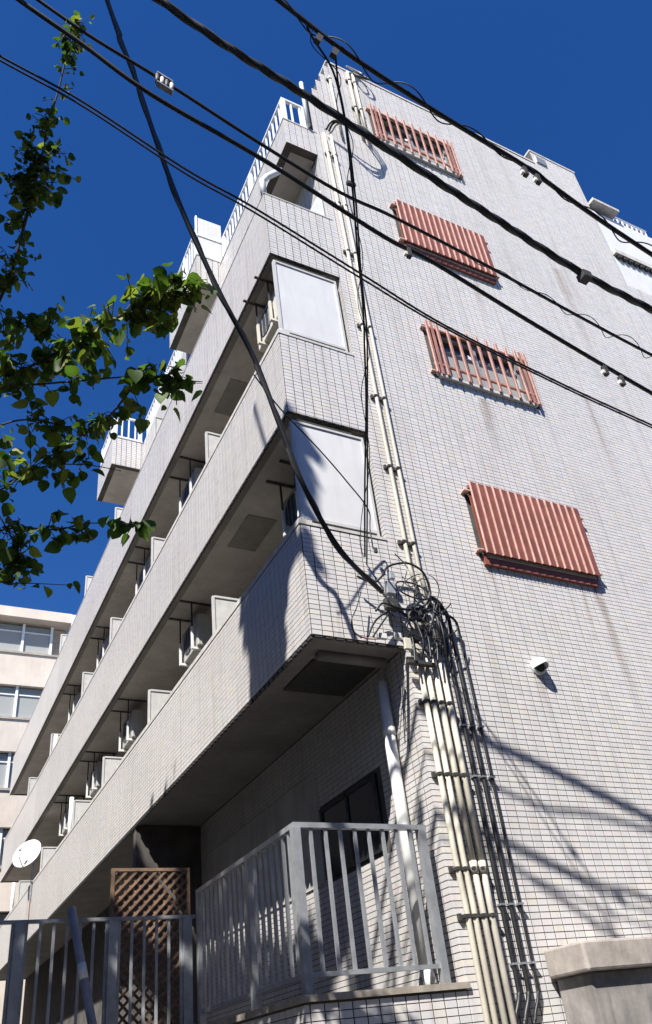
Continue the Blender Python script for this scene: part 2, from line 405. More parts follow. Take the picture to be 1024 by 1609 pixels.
# soffit details under the lowest balcony
MB().box(-.76, -.06, .47, 1.17, 4.812, 4.8315).build('soffit_hatch', 'clamp_dark', BALC[0])
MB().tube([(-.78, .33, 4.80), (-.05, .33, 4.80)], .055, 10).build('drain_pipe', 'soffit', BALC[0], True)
for k, (ys, zc) in enumerate(((1.9, 7.582), (2.2, 10.322))):
    MB().box(-.7, -.3, ys, ys+.75, zc-.009, zc+.004).build('soffit_hatch', 'hatch', BALC[k+1])

# ---- end panels (white boards closing the balcony ends)
for (zb, zt) in ((6.09, 7.47), (8.85, 10.21)):
    p = MB().box(-.925, -.09, .035, .055, zb+.09, zt-.03).build('end_panel', 'white_board', B0)
    f = MB()
    f.box(-.955, -.926, .02, .07, zb, zt); f.box(-.089, -.06, .02, .07, zb, zt)
    f.box(-.925, -.09, .022, .068, zt-.029, zt); f.box(-.925, -.09, .022, .068, zb+.05, zb+.088)
    f.build('frame', 'board_frame', p)
    MB().box(-.92, -.2, .024, .06, zt+.012, zt+.03).build('top_rail', 'dark_gap', p)
    MB().box(-.9, -.08, .024, .06, zb+.012, zb+.03).build('bottom_rail', 'dark_gap', p)
    MB().box(-.975, -.94, .015, .06, zb-.04, zb+.06).build('corner_post', 'rail_white', p)
# 4F sloped white end screen
pts = [(-.97, .05, 11.6), (-.975, .05, 11.95), (-.9, .05, 12.1), (-.66, .05, 12.42)]
es = MB().tube(pts, .045, 8).build('end_screen', 'white_paint', B0, True)
MB().prism([(-.3, 11.6), (-.03, 11.6), (-.03, 12.35)], 1, .05, .08).build('sunlit_patch', 'white_paint', es)  # white triangle stands in for the sunlit patch in the opening

# ---- fifth floor set back
Z5, Z5t = 13.2, 13.83
f5 = MB().box(-.515, -.4, PRO, 2.83, Z5, Z5t).box(-.399, -.001, PRO, .12, Z5+.002, Z5t).box(-.515, -.4, 4.45, 7.9, Z5, Z5t)
f5 = f5.build('roof_terrace_wall', 'grout', B0)
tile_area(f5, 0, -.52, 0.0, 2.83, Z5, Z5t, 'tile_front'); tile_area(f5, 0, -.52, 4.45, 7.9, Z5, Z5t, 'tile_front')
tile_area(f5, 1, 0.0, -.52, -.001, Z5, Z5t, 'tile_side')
MB().box(-.399, .3, .13, 9.3, Z5+.01, Z5+.15).build('roof_terrace_slab', 'soffit_lit', B0)
MB().box(-.53, -.385, -.008, 2.83, Z5t+.001, Z5t+.03).box(-.384, .05, -.008, .13, Z5t+.001, Z5t+.03).build('coping', 'coping', f5)
for (x0, y0, y1, zb, zt, zp) in ((-.95, 2.83, 4.45, 13.22, 13.93, 15.1), (-1.19, 7.9, 9.3, 13.13, 13.9, 14.65)):
    bb = MB().box(x0+PRO, x0+.12, y0+PRO, y1, zb, zt).box(x0+.121, -.521, y0+PRO, y0+.12, zb+.001, zt).build('roof_balcony', 'grout', B0)
    MB().box(x0+.121, -.521, y0+.121, y1, zb+.01, zb+.13).build('soffit', 'soffit_lit', bb)
    tile_area(bb, 0, x0, y0, y1, zb, zt, 'tile_front'); tile_area(bb, 1, y0, x0, -.521, zb, zt, 'tile_side')
    MB().box(x0-.01, x0+.13, y0-.01, y1, zt+.001, zt+.03).box(x0+.131, -.52, y0-.01, y0+.13, zt+.001, zt+.03).build('coping', 'coping', bb)
    if zp > 15:
        MB().box(x0+.03, -.45, y0+.03, y0+.05, zt+.06, zp).build('screen_panel', 'white_board', bb)
        MB().box(x0+.02, -.45, y0+.015, y0+.028, zt+.62, zt+.66).box(x0, x0+.028, y0+.01, y0+.06, zt+.03, zp+.02).build('frame', 'rail_white', bb)
def railing(name, pts, ztop, zbot, step, mat, parent, posts, pw=.03, bw=.011, rw=.025, rz=.02):
    o = None
    for z in (ztop, zbot):
        m = MB()
        for a, b in zip(pts, pts[1:]):
            a = Vector((*a, 0)); b = Vector((*b, 0)); d = (b-a); n = d.normalized(); s = Vector((-n.y, n.x, 0))
            m.obox((a+b)/2+Vector((0, 0, z)), d/2+n*(rw-.001 if z == ztop else rw*.6), s*(rw if z == ztop else rw*.7), Vector((0, 0, rz if z == ztop else rz*.8)))
        if o is None: o = m.build(name, mat, parent)
        else: m.build('bottom_rail', mat, o)
    for a, b in zip(pts, pts[1:]):
        a = Vector((*a, 0)); b = Vector((*b, 0)); n = int((b-a).length/step)
        for i in range(1, n):
            p = a.lerp(b, i/n); MB().box(p.x-bw, p.x+bw, p.y-bw, p.y+bw, zbot+rz*.8, ztop-rz).build('baluster', mat, o)
    for (x, y, zl) in posts: MB().box(x-pw, x+pw, y-pw, y+pw, zl, ztop-rz+.001 if True else 0).build('post', mat, o)
    return o
tp = Z5t+.03
railing('terrace_railing', [(-.02, .06), (-.46, .06), (-.46, 2.8)], 14.55, 13.95, .13, 'rail_white', B0, [(-.46, .06, tp), (-.1, .06, tp), (-.46, 1.4, tp), (-.46, 2.7, tp)], pw=.035, bw=.013)
railing('terrace_railing', [(-.9, 2.95), (-.9, 4.4)], 14.85, 14.05, .13, 'rail_white', B0, [(-.9, 3.6, 13.96), (-.9, 4.38, 13.96)], pw=.035, bw=.013)
railing('terrace_railing', [(-.47, 4.5), (-.47, 7.85)], 14.55, 13.95, .13, 'rail_white', B0, [(-.47, 4.6, Z5t), (-.47, 6.2, Z5t)], bw=.013)
railing('terrace_railing', [(-.53, 7.97), (-1.13, 7.97), (-1.13, 9.2)], 14.6, 14.0, .14, 'rail_white', B0, [(-1.13, 7.97, 13.93), (-.57, 7.97, 13.93), (-1.13, 9.17, 13.93)], pw=.04, bw=.015)
MB().tube([(-.1, -.03, 13.9), (-.1, -.03, 15.1), (-.08, .0, 15.25)], .035).build('downspout', 'white_paint', B0, True)

# ---- partition panels on the balconies
for k, ys in ((0, (2.6, 5.5, 8.45, 11.0, 14.6, 18.0)), (1, (2.65, 5.45, 8.35, 10.9, 14.6, 18.0)), (2, (5.4, 8.4, 11.3, 14.4))):
    z0, z1 = ZF[k]
    for y in ys:
        zt = z1+.68+(.08 if k else 0)
        q = MB().box(-.93, -.58, y, y+.018, z1-.3, zt-.02).build('partition_panel', 'board_frame', B0)
        MB().box(-.96, -.931, y-.012, y+.03, z1-.3, zt).box(-.93, -.58, y-.012, y+.03, zt-.019, zt+.01).build('frame', 'board_frame', q)
for (y, z, h) in ((11.35, 6.05, .85), (19.2, 6.05, .9), (14.0, 8.8, .5)):
    MB().tube([(-.93, y, z-.2), (-.93, y, z+h)], .045).build('laundry_post', 'rail_white', B0, True)

# ---- terrace (ground floor plinth) and railings
tx = -1.36
pl = MB().box(tx+PRO, -.001, PRO, 2.42, 0, 1.92).box(-6.0, tx+.004, 2.43, 14, 0, 1.92).build('terrace_plinth', 'grout', B0)
tile_area(pl, 1, 0.0, tx, -.001, .9, 1.92, 'tile_side'); tile_area(pl, 0, tx, 0.0, 2.42, .9, 1.92, 'tile_front')
MB().box(tx-.02, .02, -.025, .14, 1.921, 1.965).box(tx-.02, tx+.15, .141, 2.3, 1.921, 1.965).build('ledge', 'ledge_brown', pl)
MB().box(tx+.151, -.002, .142, 14, 1.921, 1.955).box(-6.0, tx-.03, 2.44, 14, 1.921, 1.955).build('terrace_floor', 'floor_dark', pl)
railing('front_railing', [(-.13, .05), (-1.3, .05), (-1.3, 2.33)], 3.13, 2.09, .118, 'alu', B0, [(-.15, .05, 1.966), (-1.3, .05, 1.966), (-1.3, 1.0, 1.966), (-1.3, 2.3, 1.966)], pw=.032, bw=.0125)
railing('street_railing', [(-1.36, 2.36), (-5.9, 2.36)], 2.91, 2.0, .115, 'grey_steel', B0, [(-2.12, 2.36, 1.95), (-2.93, 2.36, 1.95), (-1.42, 2.36, 1.95), (-3.75, 2.36, 1.95)], pw=.042, bw=.0115, rz=.014)
MB().box(-1.6, -1.33, 2.2, 2.24, 1.93, 1.985).build('white_step', 'white_paint', pl)
MB().tube([(-.075, .4, 4.62), (-.075, .4, 2.06)], .055, 12).tube([(-.075, .4, 4.08), (-.075, .4, 4.16)], .062, 12).tube([(-.075, .4, 2.1), (-.09, .33, 1.98)], .052, 12).build('downspout', 'pvc_white', B0, True)

# ---- brown louvred window grilles
def grille(z0, z1, closed):
    x0, x1, yf = 1.2, 2.95, -.16
    w = MB().box(WX0, WX1, .10, .12, z0+.12, z1-.06).build('window', 'window_glass_dark', B0)
    MB().box(WX0, WX1, .05, .099, z0+.12, z0+.17).box(WX0, WX1, .05, .099, z1-.11, z1-.06).box(WX0, WX0+.05, .05, .099, z0+.17, z1-.11).box(WX1-.05, WX1, .05, .099, z0+.17, z1-.11).box(2.05, 2.11, .05, .099, z0+.17, z1-.11).build('frame', 'alu', w)
    MB().box(WX0-.03, WX1+.03, -.05, .12, z0+.075, z0+.118).build('sill', 'coping', w)
    if not closed:
        MB().box(WX0+.05, WX1-.05, .086, .098, z0+.17, z0+.17+(z1-z0)*.56).build('curtain', 'curtain', w)
    g = MB(); mt = 'brown_louvre' if closed else 'brown_louvre_pale'
    ya, yb_ = (yf+.075, -.03) if closed else (-.06, -.04)
    if closed:
        g.box(x0+.02, x1-.02, ya+.0, ya+.035, z0+.125, z0+.16).box(x0+.02, x1-.02, ya, ya+.035, z1-.09, z1-.05)
        g.box(x0+.03, x1-.03, ya+.036, ya+.044, z0+.111, z1-.03)
        g.box(x0+.03, x1-.05, ya+.045, -.004, z0-.02, z0+.11)
    else:
        g.box(x0+.02, x1-.02, ya, ya+.03, z0+.28, z0+.31).box(x0+.02, x1-.02, ya, ya+.03, z1-.13, z1-.10)
    o = g.build('window_grille', mt, B0)
    n = 15 if closed else 11
    for i in range(n):
        c = x0+.03+(x1-x0-.06)*(i+.5)/n if closed else x0+.03+(x1-x0-.06)*i/(n-1)
        if closed:
            hw = (x1-x0-.06)/n/2*.96
            m = MB().prism([(c-hw*.8, ya-.001), (c-hw*.8, ya-.014), (c+hw, ya-.006), (c+hw, ya-.001)], 2, z0+.1, z1-.004)
            MB().box(c-hw, c-hw*.82, ya-.024, ya-.001, z0+.097, z1).build('rib', 'louvre_edge', o)
        else:
            m = MB().box(c-.024, c+.024, ya-.013, ya-.001, z0+.1, z1)
            MB().box(c-.024, c-.017, ya-.028, ya-.0135, z0+.1, z1).build('rib', 'louvre_edge', o)
        m.build('slat', mt, o)
    if not closed:
        for i in (0, n-1):
            c = x0+.03+(x1-x0-.06)*i/(n-1)+(.08 if i == 0 else -.08); MB().box(c-.02, c+.02, ya-.012, ya-.001, z0+.1, z1).build('slat', mt, o)
    for (x, z) in ((x0+.0, z0+.15), (x0+.0, z1-.12), (x1, z0+.15), (x1, z1-.12)):
        MB().box(x-.045, x+.045, ya+.012, -.001, z-.008, z+.008).box(x-.05, x-.038, -.02, -.0005, z-.02, z+.02).build('bracket', 'louvre_edge', o)
    return o
for i, (a, b) in enumerate(WIN): grille(a, b, i in (0, 2))
# ---- vent hood on the side wall
vh = MB(); cx, cz = 1.6, 4.79
prof = [(-.005, .09), (-.10, .09), (-.125, .06), (-.13, -.02), (-.115, -.055)]
n = 14
for i in range(9):
    a = math.pi*i/8; 
rings = []
for j in range(7):
    t = j/6*math.pi/2; rings.append((.085*math.cos(t)+.004, -.03-.11*math.sin(t)))
base = len(vh.v)
for (r, y) in rings:
    for k in range(n+1):
        a = math.pi*(-.12+1.24*k/n); vh.v.append((cx+r*math.cos(a)*1.0, y, cz+r*math.sin(a)))
for j in range(len(rings)-1):
    for k in range(n): q = base+j*(n+1)+k; vh.f.append((q, q+1, q+n+2, q+n+1))
vh.tube([(cx, -.001, cz), (cx, -.031, cz)], .092, 16)
vh.build('vent_hood', 'rail_white', B0, True)
MB().tube([(cx, -.032, cz), (cx, -.04, cz)], .07, 14).build('vent_grille', 'ac_dark', B0)
flush_tiles()

# ------------------------------------------------------------------ concrete boundary wall
cw = thing('boundary_wall', 'stained concrete boundary wall with thick coping at bottom right', 'wall', loc=(.8, -.3, 0))
MB().box(.86, 12, -.42, -.03, 0, 1.93).build('wall_body', 'concrete_wall', cw, bevel=.015)
MB().box(.795, 12, -.49, -.02, 1.932, 2.145).build('wall_coping', 'concrete_cap', cw, bevel=.02)

# ------------------------------------------------------------------ air conditioners hung from the balcony ceilings
def air_con(y, zc, label, x=-.42, drop=.78, mat='ac_case', tw=.55, feet='pvc_white'):
    o = thing('air_conditioner', label, 'air conditioner', 'air conditioners hung from balcony ceilings', (x, y, zc))
    zb = zc-drop
    MB().box(x-.14, x+.16, y-.36, y+.36, zb+.04, zb+.56).build('case', mat, o, bevel=.015)
    fan = MB().tube([(x-.141, y+.06, zb+.30), (x-.15, y+.06, zb+.30)], .2, 18).build('fan_grille', 'ac_dark', o)
    for k in range(5): MB().tube([(x-.152, y+.06-.2+.1*k, zb+.30-math.sqrt(max(.0, .04-(.1*k-.2)**2))-.001), (x-.152, y+.06-.2+.1*k, zb+.301+math.sqrt(max(.0, .04-(.1*k-.2)**2)))], .004, 5).build('wire', 'galvanised', fan)
    for s in (-1, 1):
        yy = y+s*tw/2
        m = MB().box(x-.208, x-.19, yy-.011, yy+.011, zb+.36, zc-.004)
        m.box(x+.18, x+.21, yy-.02, yy+.02, zb, zc-.004).box(x-.38, x+.26, yy-.018, yy+.018, zc-.02, zc-.004)
        m.build('hanger', 'clamp_dark', o)
        MB().box(x-.213, x-.183, yy-.02, yy+.02, zb, zb+.36).box(x-.182, x+.179, yy-.02, yy+.02, zb, zb+.035).build('hanger_foot', feet, o)
    MB().tube(spline([(x+.05, y+.37, zb+.2), (x+.04, y+.43, zb+.1), (x+.0, y+.4, zb-.1), (x+.05, y+.38, zb-.3)]), .018, 6).build('hose', 'conduit_cream', o, True)
    return o
c3, c4 = 7.581, 10.321
air_con(1.0, c3, 'dark air conditioner hung beside the shadowed lower white end board', x=-.36, tw=.4)
lab = ['first hung air conditioner beyond the end board', 'second hung air conditioner beyond the end board', 'third hung air conditioner beyond the end board', 'fourth hung air conditioner beyond the end board']
for y, l in zip((4.45, 8.05, 10.75, 13.6), lab): air_con(y, c3, l+', lowest balcony opening', x=-.5)
for y, l in zip((4.4, 7.15, 10.4, 13.5), lab): air_con(y, c4, l+', middle balcony opening', x=-.5)
air_con(.62, c4, 'cream air conditioner hung beside the upper white end board', x=-.66, tw=.4, mat='ac_cream', feet='ac_cream')

# ------------------------------------------------------------------ satellite dish
sd = thing('satellite_dish', 'round white satellite dish clamped to the lowest balcony parapet', 'satellite dish', loc=(-1.05, 15.2, 6.05))
ctr = Vector((-1.15, 15.3, 6.72)); ax = Vector((-.62, -.72, .42)).normalized(); e1 = ax.cross(Vector((0, 0, 1))).normalized(); e2 = e1.cross(ax)
m = MB(); nr, na = 6, 28
for j in range(nr+1):
    r = .36*j/nr
    for k in range(na):
        a = 2*math.pi*k/na; m.v.append(tuple(ctr+e1*(r*math.cos(a))+e2*(r*math.sin(a)*1.08)+ax*(.55*r*r)))
for j in range(nr):
    for k in range(na): k2 = (k+1) % na; m.f.append((j*na+k, j*na+k2, (j+1)*na+k2, (j+1)*na+k))
d = m.build('dish', 'dish_white', sd, True); so = d.modifiers.new('solid', 'SOLIDIFY'); so.thickness = .012
MB().tube([ctr-e2*.36+ax*.05, ctr-e2*.25+ax*.3, ctr+ax*.36-e2*.08], .014, 6).build('feed_arm', 'galvanised', sd, True)
MB().tube([ctr+ax*.36-e2*.12, ctr+ax*.36+e2*.0], .035, 8).build('receiver', 'pvc_white', sd, True)
MB().obox(ctr+e1*.16+e2*.03+ax*.024, e1*.045, e2*.06, ax*.004).build('printed_mark', 'dish_blue', sd)
MB().tube([ctr-ax*.01, (-1.03, 15.25, 6.55), (-1.03, 15.25, 5.7)], .025, 8).box(-1.06, -.85, 15.2, 15.3, 6.09, 6.12).build('mast', 'galvanised', sd)
MB().box(-1.012, -1.001, 15.35, 15.42, 5.0, 5.95).build('brown_strip', 'rust_brown', sd)  # thin brown strip on the parapet face below the dish

# ------------------------------------------------------------------ lattice screen behind the street railing
la = thing('lattice_screen', 'brown diamond lattice screen standing behind the grey street railing', 'trellis', loc=(-1.7, 2.6, 1.955))
lx0, lx1, lz0, lz1, ly = -2.06, -1.33, 1.957, 3.42, 2.62
MB().box(lx0-.03, lx0, ly-.02, ly+.02, lz0, lz1).box(lx1, lx1+.03, ly-.02, ly+.02, lz0, lz1).box(lx0, lx1, ly-.02, ly+.02, lz1-.03, lz1).box(lx0, lx1, ly-.02, ly+.02, lz0, lz0+.03).build('frame', 'wood_lattice', la)
for s in (1, -1):
    c = -3.0
    while c < 3.0:
        pts = []
        c += .098
        # line x - lx0 = t, z = lz0 + s*t + c
        zs_ = []
        ta, tb = 0, lx1-lx0
        za, zb = lz0+c+(0 if s > 0 else (lx1-lx0)), lz0+c+(s*(lx1-lx0) if s > 0 else 0)
        (xa, za), (xb, zb) = (lx0, za), (lx1, zb)
        def cl(x1_, z1_, x2_, z2_):
            t0, t1 = 0.0, 1.0; dz = z2_-z1_
            for lo, hi in ((lz0+.03, lz1-.03),):
                a, b_ = (lo-z1_)/dz, (hi-z1_)/dz
                if a > b_: a, b_ = b_, a
                t0, t1 = max(t0, a), min(t1, b_)
            return (t0, t1) if t1-t0 > .03 else None
        r = cl(xa, za, xb, zb)
        if not r: continue
        p = Vector((xa, ly-.008*s, za)); q = Vector((xb, ly-.008*s, zb)); p, q = p.lerp(q, r[0]), p.lerp(q, r[1])
        dd = (q-p)/2; nn = Vector((-dd.z, 0, dd.x)).normalized()
        MB().obox((p+q)/2, dd, nn*.012, Vector((0, .006, 0))).build('lath', 'wood_lattice', la)
# leaning pole
lp = thing('leaning_pole', 'blue grey metal pole leaning against the street railing with pale sticker', 'pole', loc=(-2.2, 1.95, 0))
pa, pb = onY((112, 1427), 2.24), onY((143, 1600), 2.1)
dr = (pb-pa); t_ = -pa.z/dr.z; pg = pa+dr*t_
MB().tube([pa, pg], .038, 12).build('shaft', 'pole_blue', lp, True)
c1 = pa.lerp(pb, .52); MB().tube([c1, pa.lerp(pb, .66)], .0388, 12).build('sticker', 'sticker', lp, True)

# ------------------------------------------------------------------ conduits on the side wall
def conduit(label, x, z0, z1, r, mat='conduit_cream', xs=None, clamps=(), y=-.04, group='cream conduits on the side wall'):
    o = thing('conduit', label, 'conduit', group, (x, y, z0))
    pts = xs or [(x, y, z1), (x, y, z0)]
    MB().tube(pts, r, 12).build('pipe', mat, o, True)
    for z in clamps:
        MB().box(x-r-.004, x+r+.004, y-r-.004, -.001, z-.013, z+.013).box(x-r-.035, x-r-.008, -.03, -.001, z-.025, z+.025).build('clamp', 'clamp_dark', o)
    return o
cl_ = [13.3, 12.0, 10.9, 9.4, 8.15, 7.07, 6.05]
conduit('left of the two cream conduits running down the upper wall', .185, 5.55, 13.85, .022, xs=[(.16, -.04, 13.85), (.185, -.04, 10), (.195, -.04, 5.75), (.24, -.04, 5.45)], clamps=cl_)
conduit('right of the two cream conduits running down the upper wall', .30, 5.55, 13.95, .022, xs=[(.285, -.04, 13.95), (.30, -.04, 10), (.305, -.04, 5.75), (.36, -.04, 5.3)], clamps=cl_)
conduit('left of the short cream conduits below the roof edge', .92, 14.3, 16.4, .024, clamps=(16.1, 15.2), group='short conduits at the roof')
conduit('right of the short cream conduits below the roof edge', 1.03, 14.2, 16.4, .024, clamps=(16.1, 15.2), group='short conduits at the roof')
conduit('thin cream conduit nearest the slanted wall top', .5, 14.0, 15.9, .02, clamps=(15.8,), group='short conduits at the roof')
names = ['first', 'second', 'third', 'fourth']
cl2 = [4.25, 3.57, 2.78, 2.42]
for i, (x, xb, r) in enumerate(((.085, .10, .024), (.165, .172, .024), (.255, .258, .027), (.345, .34, .027))):
    o = conduit('%s cream conduit from the left below the cable tangle' % names[i], x, .1, 4.75, r, xs=[(x, -.045, 4.72-.03*i), (x, -.045, 2.9), (xb, -.045, 2.5), (xb, -.045, .1)] if i < 2 else [(x, -.045, 4.75-.03*i), (x, -.045, 2.75)], clamps=cl2, y=-.045, group='lower cream conduits')
    if i >= 2:
        MB().tube([(x, -.045, 2.76), (xb, -.045, 2.5), (xb, -.045, .1)], r*.95, 12).build('lower_pipe', 'conduit_grey', o, True)
        MB().tube([(x, -.045, 2.84), (x, -.045, 2.74)], r+.005, 12).build('joint_tape', 'conduit_cream', o, True)
for i, x in enumerate((.47, .565, .66)):
    o = thing('wall_cable', '%s thick black cable clipped beside the cream conduits' % ['left', 'middle', 'right'][i], 'cable', 'black cables clipped to the side wall', (x, -.03, 1.6))
    zt = 5.3-.08*i
    pts = spline([(.34+.04*i, -.12, zt+.05), (x-.06, -.08, zt-.0), (x-.01, -.035, zt-.25), (x, -.03, 4.2), (x, -.03, 3.0), (x-.005, -.03, 2.0), (x-.02, -.03, 1.83), (x-.10, -.035, 1.68), (x-.13, -.04, 1.5), (x-.13, -.04, .3)], 8)
    MB().tube(pts, (.021, .021, .013)[i], 8).build('sheath', 'black_rubber', o, True)
    for z in (4.05, 3.57, 2.5, 2.06): MB().box(x-.024, x+.024, -.055, -.001, z-.008, z+.008).build('clip', 'galvanised', o)

# ------------------------------------------------------------------ overhead cables
PX, PY = -4.75, -2.45
def cable(name, label, px, y, r, mat='black_rubber', right=True, z_end=None, coil=None, left=True, seg=7):
    o = thing(name, label, 'cable', 'overhead street cables')
    p = [onY(q, y) for q in px]
    if left:
        d = (p[0]-p[1]).normalized(); k = (p[0].x-PX)/-d.x
        p = [p[0]+d*k+Vector((0, 0, .04))] + p
    if right:
        d = (p[-1]-p[-2]).normalized(); a = p[-1]
        for s_, g in ((2.5, .9), (5, .8), (9, .66), (14, .5)): p.append(a+Vector((s_, 0, d.z/d.x*s_*g)))
    sp = spline(p, seg); o.location = p[0]
    MB().tube(sp, r, 8).build('sheath', mat, o, True)
    if coil:
        amp, pitch, x0, x1 = coil; hp = []; L_ = 0; last = None
        for i in range(len(sp)-1):
            for k in range(16):
                q = sp[i].lerp(sp[i+1], k/16)
                if last is not None: L_ += (q-last).length
                last = q
                if x0 < q.x < x1:
                    a = 2*math.pi*L_/pitch; am = amp*(.75+.35*math.sin(L_*2.1))
                    hp.append(q+Vector((.15*am*math.cos(a), am*math.cos(a), am*math.sin(a))))
        if len(hp) > 4: MB().tube(hp, .004 if r < .02 else .006, 5).build('lashing_wire', 'black_rubber', o, True)
    return o, sp
YA, YB, YC, YD = -2.57, -3.2, -2.36, -2.2
pA = [(250, 0), (360, 75), (480, 150), (610, 235), (780, 345), (915, 430), (1024, 487)]
oA, sA = cable('overhead_cable', 'thickest twisted black cable crossing the upper grilles diagonally', pA, YA, .03, 'black_cable_worn')
for k in range(3):   # strands wound round the bundle
    hp = []
    for i in range(len(sA)-1):
        for j in range(6):
            q = sA[i].lerp(sA[i+1], j/6); a = q.x*2*math.pi/.8+k*2.1+.5*math.sin(q.x*3)
            if q.x < 6: hp.append(q+Vector((0, .021*math.cos(a), .021*math.sin(a))))
    MB().tube(hp, .016, 7).build('strand', 'black_rubber' if k else 'black_cable_worn', oA, True)
q = onY((915, 428), YA); MB().box(q.x-.05, q.x+.05, q.y-.05, q.y+.05, q.z-.11, q.z-.03).build('clamp', 'clamp_dark', oA)
pB = [(437, 0), (540, 80), (660, 160), (760, 222), (830, 265), (920, 330), (1024, 400)]
oB, sB = cable('overhead_cable', 'uppermost black cable with loose looping lashing wire over the roofline', pB, YB, .02, coil=(.055, .62, -3, 2.5))
pC2 = [(60, 0), (150, 62), (258, 128), (400, 220), (530, 300), (620, 342), (760, 415), (900, 492), (1024, 558)]
oC2, sC2 = cable('overhead_cable', 'thin black cable passing through the spacer box with curled lashing wire', pC2, YC+.02, .015, coil=(.05, .5, -.3, 2.2))
pC1 = [(30, 0), (130, 70), (240, 150), (420, 255), (600, 370), (680, 412), (840, 510), (1024, 618)]
oC1, sC1 = cable('overhead_cable', 'smooth black cable running just under the spacer box', pC1, YC-.05, .019)
pD = [(0, 88), (130, 160), (290, 265), (400, 327), (570, 432), (700, 512), (880, 602), (1024, 668)]
oD, sD = cable('overhead_cable', 'upper wire of the lowest thin overhead pair', pD, YD, .009)
pD2 = [(u, v+(7 if u < 600 else 4)) for u, v in pD]; oD2, sD2 = cable('overhead_cable', 'lower wire of the lowest thin overhead pair', pD2, YD-.03, .008)
# cable furniture
def clip_pair(parent, pts, y):
    for q in pts:
        c = onY(q, y); MB().box(c.x-.015, c.x+.02, c.y-.02, c.y+.02, c.z-.10, c.z+.01).build('cable_clip', 'clamp_dark', parent)
        MB().box(c.x-.045, c.x-.021, c.y-.015, c.y+.015, c.z-.09, c.z-.055).build('clip_tag', 'ceramic', parent)
clip_pair(oB, [(822, 265), (842, 277)], YB); clip_pair(oC1, [(948, 577), (974, 593)], YC-.05); clip_pair(oC1, [(640, 392)], YC-.05)
sb = onY((258, 131), YC-.015)
bxo = thing('spacer_box', 'small metal spacer box clamped on two cables against blue sky', 'cable clamp', loc=sb)
dx = (onY((272, 139), YC)-onY((246, 123), YC))/2
MB().obox(sb+Vector((0, 0, .075)), dx*.95, (0, .022, 0), (0, 0, .008)).build('plate', 'galvanised', bxo); MB().obox(sb+Vector((0, 0, -.07)), dx*.95, (0, .022, 0), (0, 0, .008)).build('plate', 'galvanised', bxo)
for k in range(4): c = sb+dx*(-.85+.57*k); MB().tube([c+Vector((0, 0, -.06)), c+Vector((0, 0, .066))], .017, 8).build('insulator', 'ceramic' if k % 2 else 'clamp_dark', bxo, True)
# drop cables
K = Vector((.02, -.1, 5.42))
PT = (-4.75, -2.35)
pe = [(168, 0), (190, 65), (215, 130), (250, 235), (290, 340), (345, 460), (400, 565), (440, 670), (480, 770), (535, 865), (600, 930)]
e3 = [onV(q, PT, K) for q in pe]
dd = (e3[0]-e3[1]).normalized(); e3 = [e3[0]+dd*((e3[0].x-PT[0])/-dd.x)]+e3
o = thing('drop_cable', 'heavy black drop cable sweeping steeply down to the wall tangle', 'cable', 'service drop cables', e3[0])
MB().tube(spline(e3, 6), .024, 9).build('sheath', 'black_rubber', o, True)
hp = []
for i, q in enumerate(spline(e3, 30)): hp.append(q+Vector((.022*math.cos(i*.16), 0, .022*math.sin(i*.16))))
MB().tube(hp, .016, 7).build('strand', 'black_cable_worn', o, True)
pf = [(398, 588), (440, 642), (500, 705), (545, 757), (578, 800), (581, 830), (586, 862)]
o = thing('drop_cable', 'thin black wire stretched across the lower white end board', 'cable', 'service drop cables', onV(pf[0], PT, K))
MB().tube(spline([onV(q, PT, (.05, -.05)) for q in pf], 6), .0075, 6).build('sheath', 'black_rubber', o, True)
gb = onY((505, 52), YB)
for i, pg_ in enumerate(([(478, 30), (490, 58), (520, 105), (535, 155), (545, 215), (553, 290), (562, 400), (570, 480), (573, 560), (575, 640), (573, 760), (573, 875)],
                        [(527, 88), (531, 130), (539, 170), (549, 230), (560, 330), (567, 430), (576, 520), (577, 640), (577, 760), (576, 890)])):
    o = thing('drop_cable', ['left', 'right'][i]+' wire of the near vertical black pair dropping past the end boards', 'cable', 'service drop cables')
    a = onY(pg_[0], YB); o.location = a
    end = np.array([-.02+.03*i, -.07, 5.62]); nn_ = np.cross(end-np.array(a), RT)
    g3 = [Vector(CAM+((np.array(a)-CAM)@nn_)/(ray(*q)@nn_)*ray(*q)) for q in pg_]; sp = spline(g3, 6)
    MB().tube(sp, .009 if i == 0 else .008, 7).build('sheath', 'black_rubber', o, True)
    if i == 0:
        hp = []
        ex = Vector((RT[0], RT[1], RT[2]))
        for j, q in enumerate(spline(g3, 40)):
            if q.z < 8.6:
                hp.append(q+ex*(.035*math.sin(j*.085)*(1.2 if j % 2 else 1.2)))
        MB().tube(hp, .004, 5).build('lashing_wire', 'black_rubber', o, True)
        c = g3[5]; MB().box(c.x-.05, c.x+.03, c.y-.015, c.y+.015, c.z-.018, c.z+.018).build('spacer', 'clamp_dark', o)
for q in ((500, 62), (525, 84)):
    c = onY(q, YB); 
    MB().obox(c, (.022, 0, -.012), (0, .02, 0), (.02, 0, .06)).build('cable_clip', 'clamp_dark', oB)
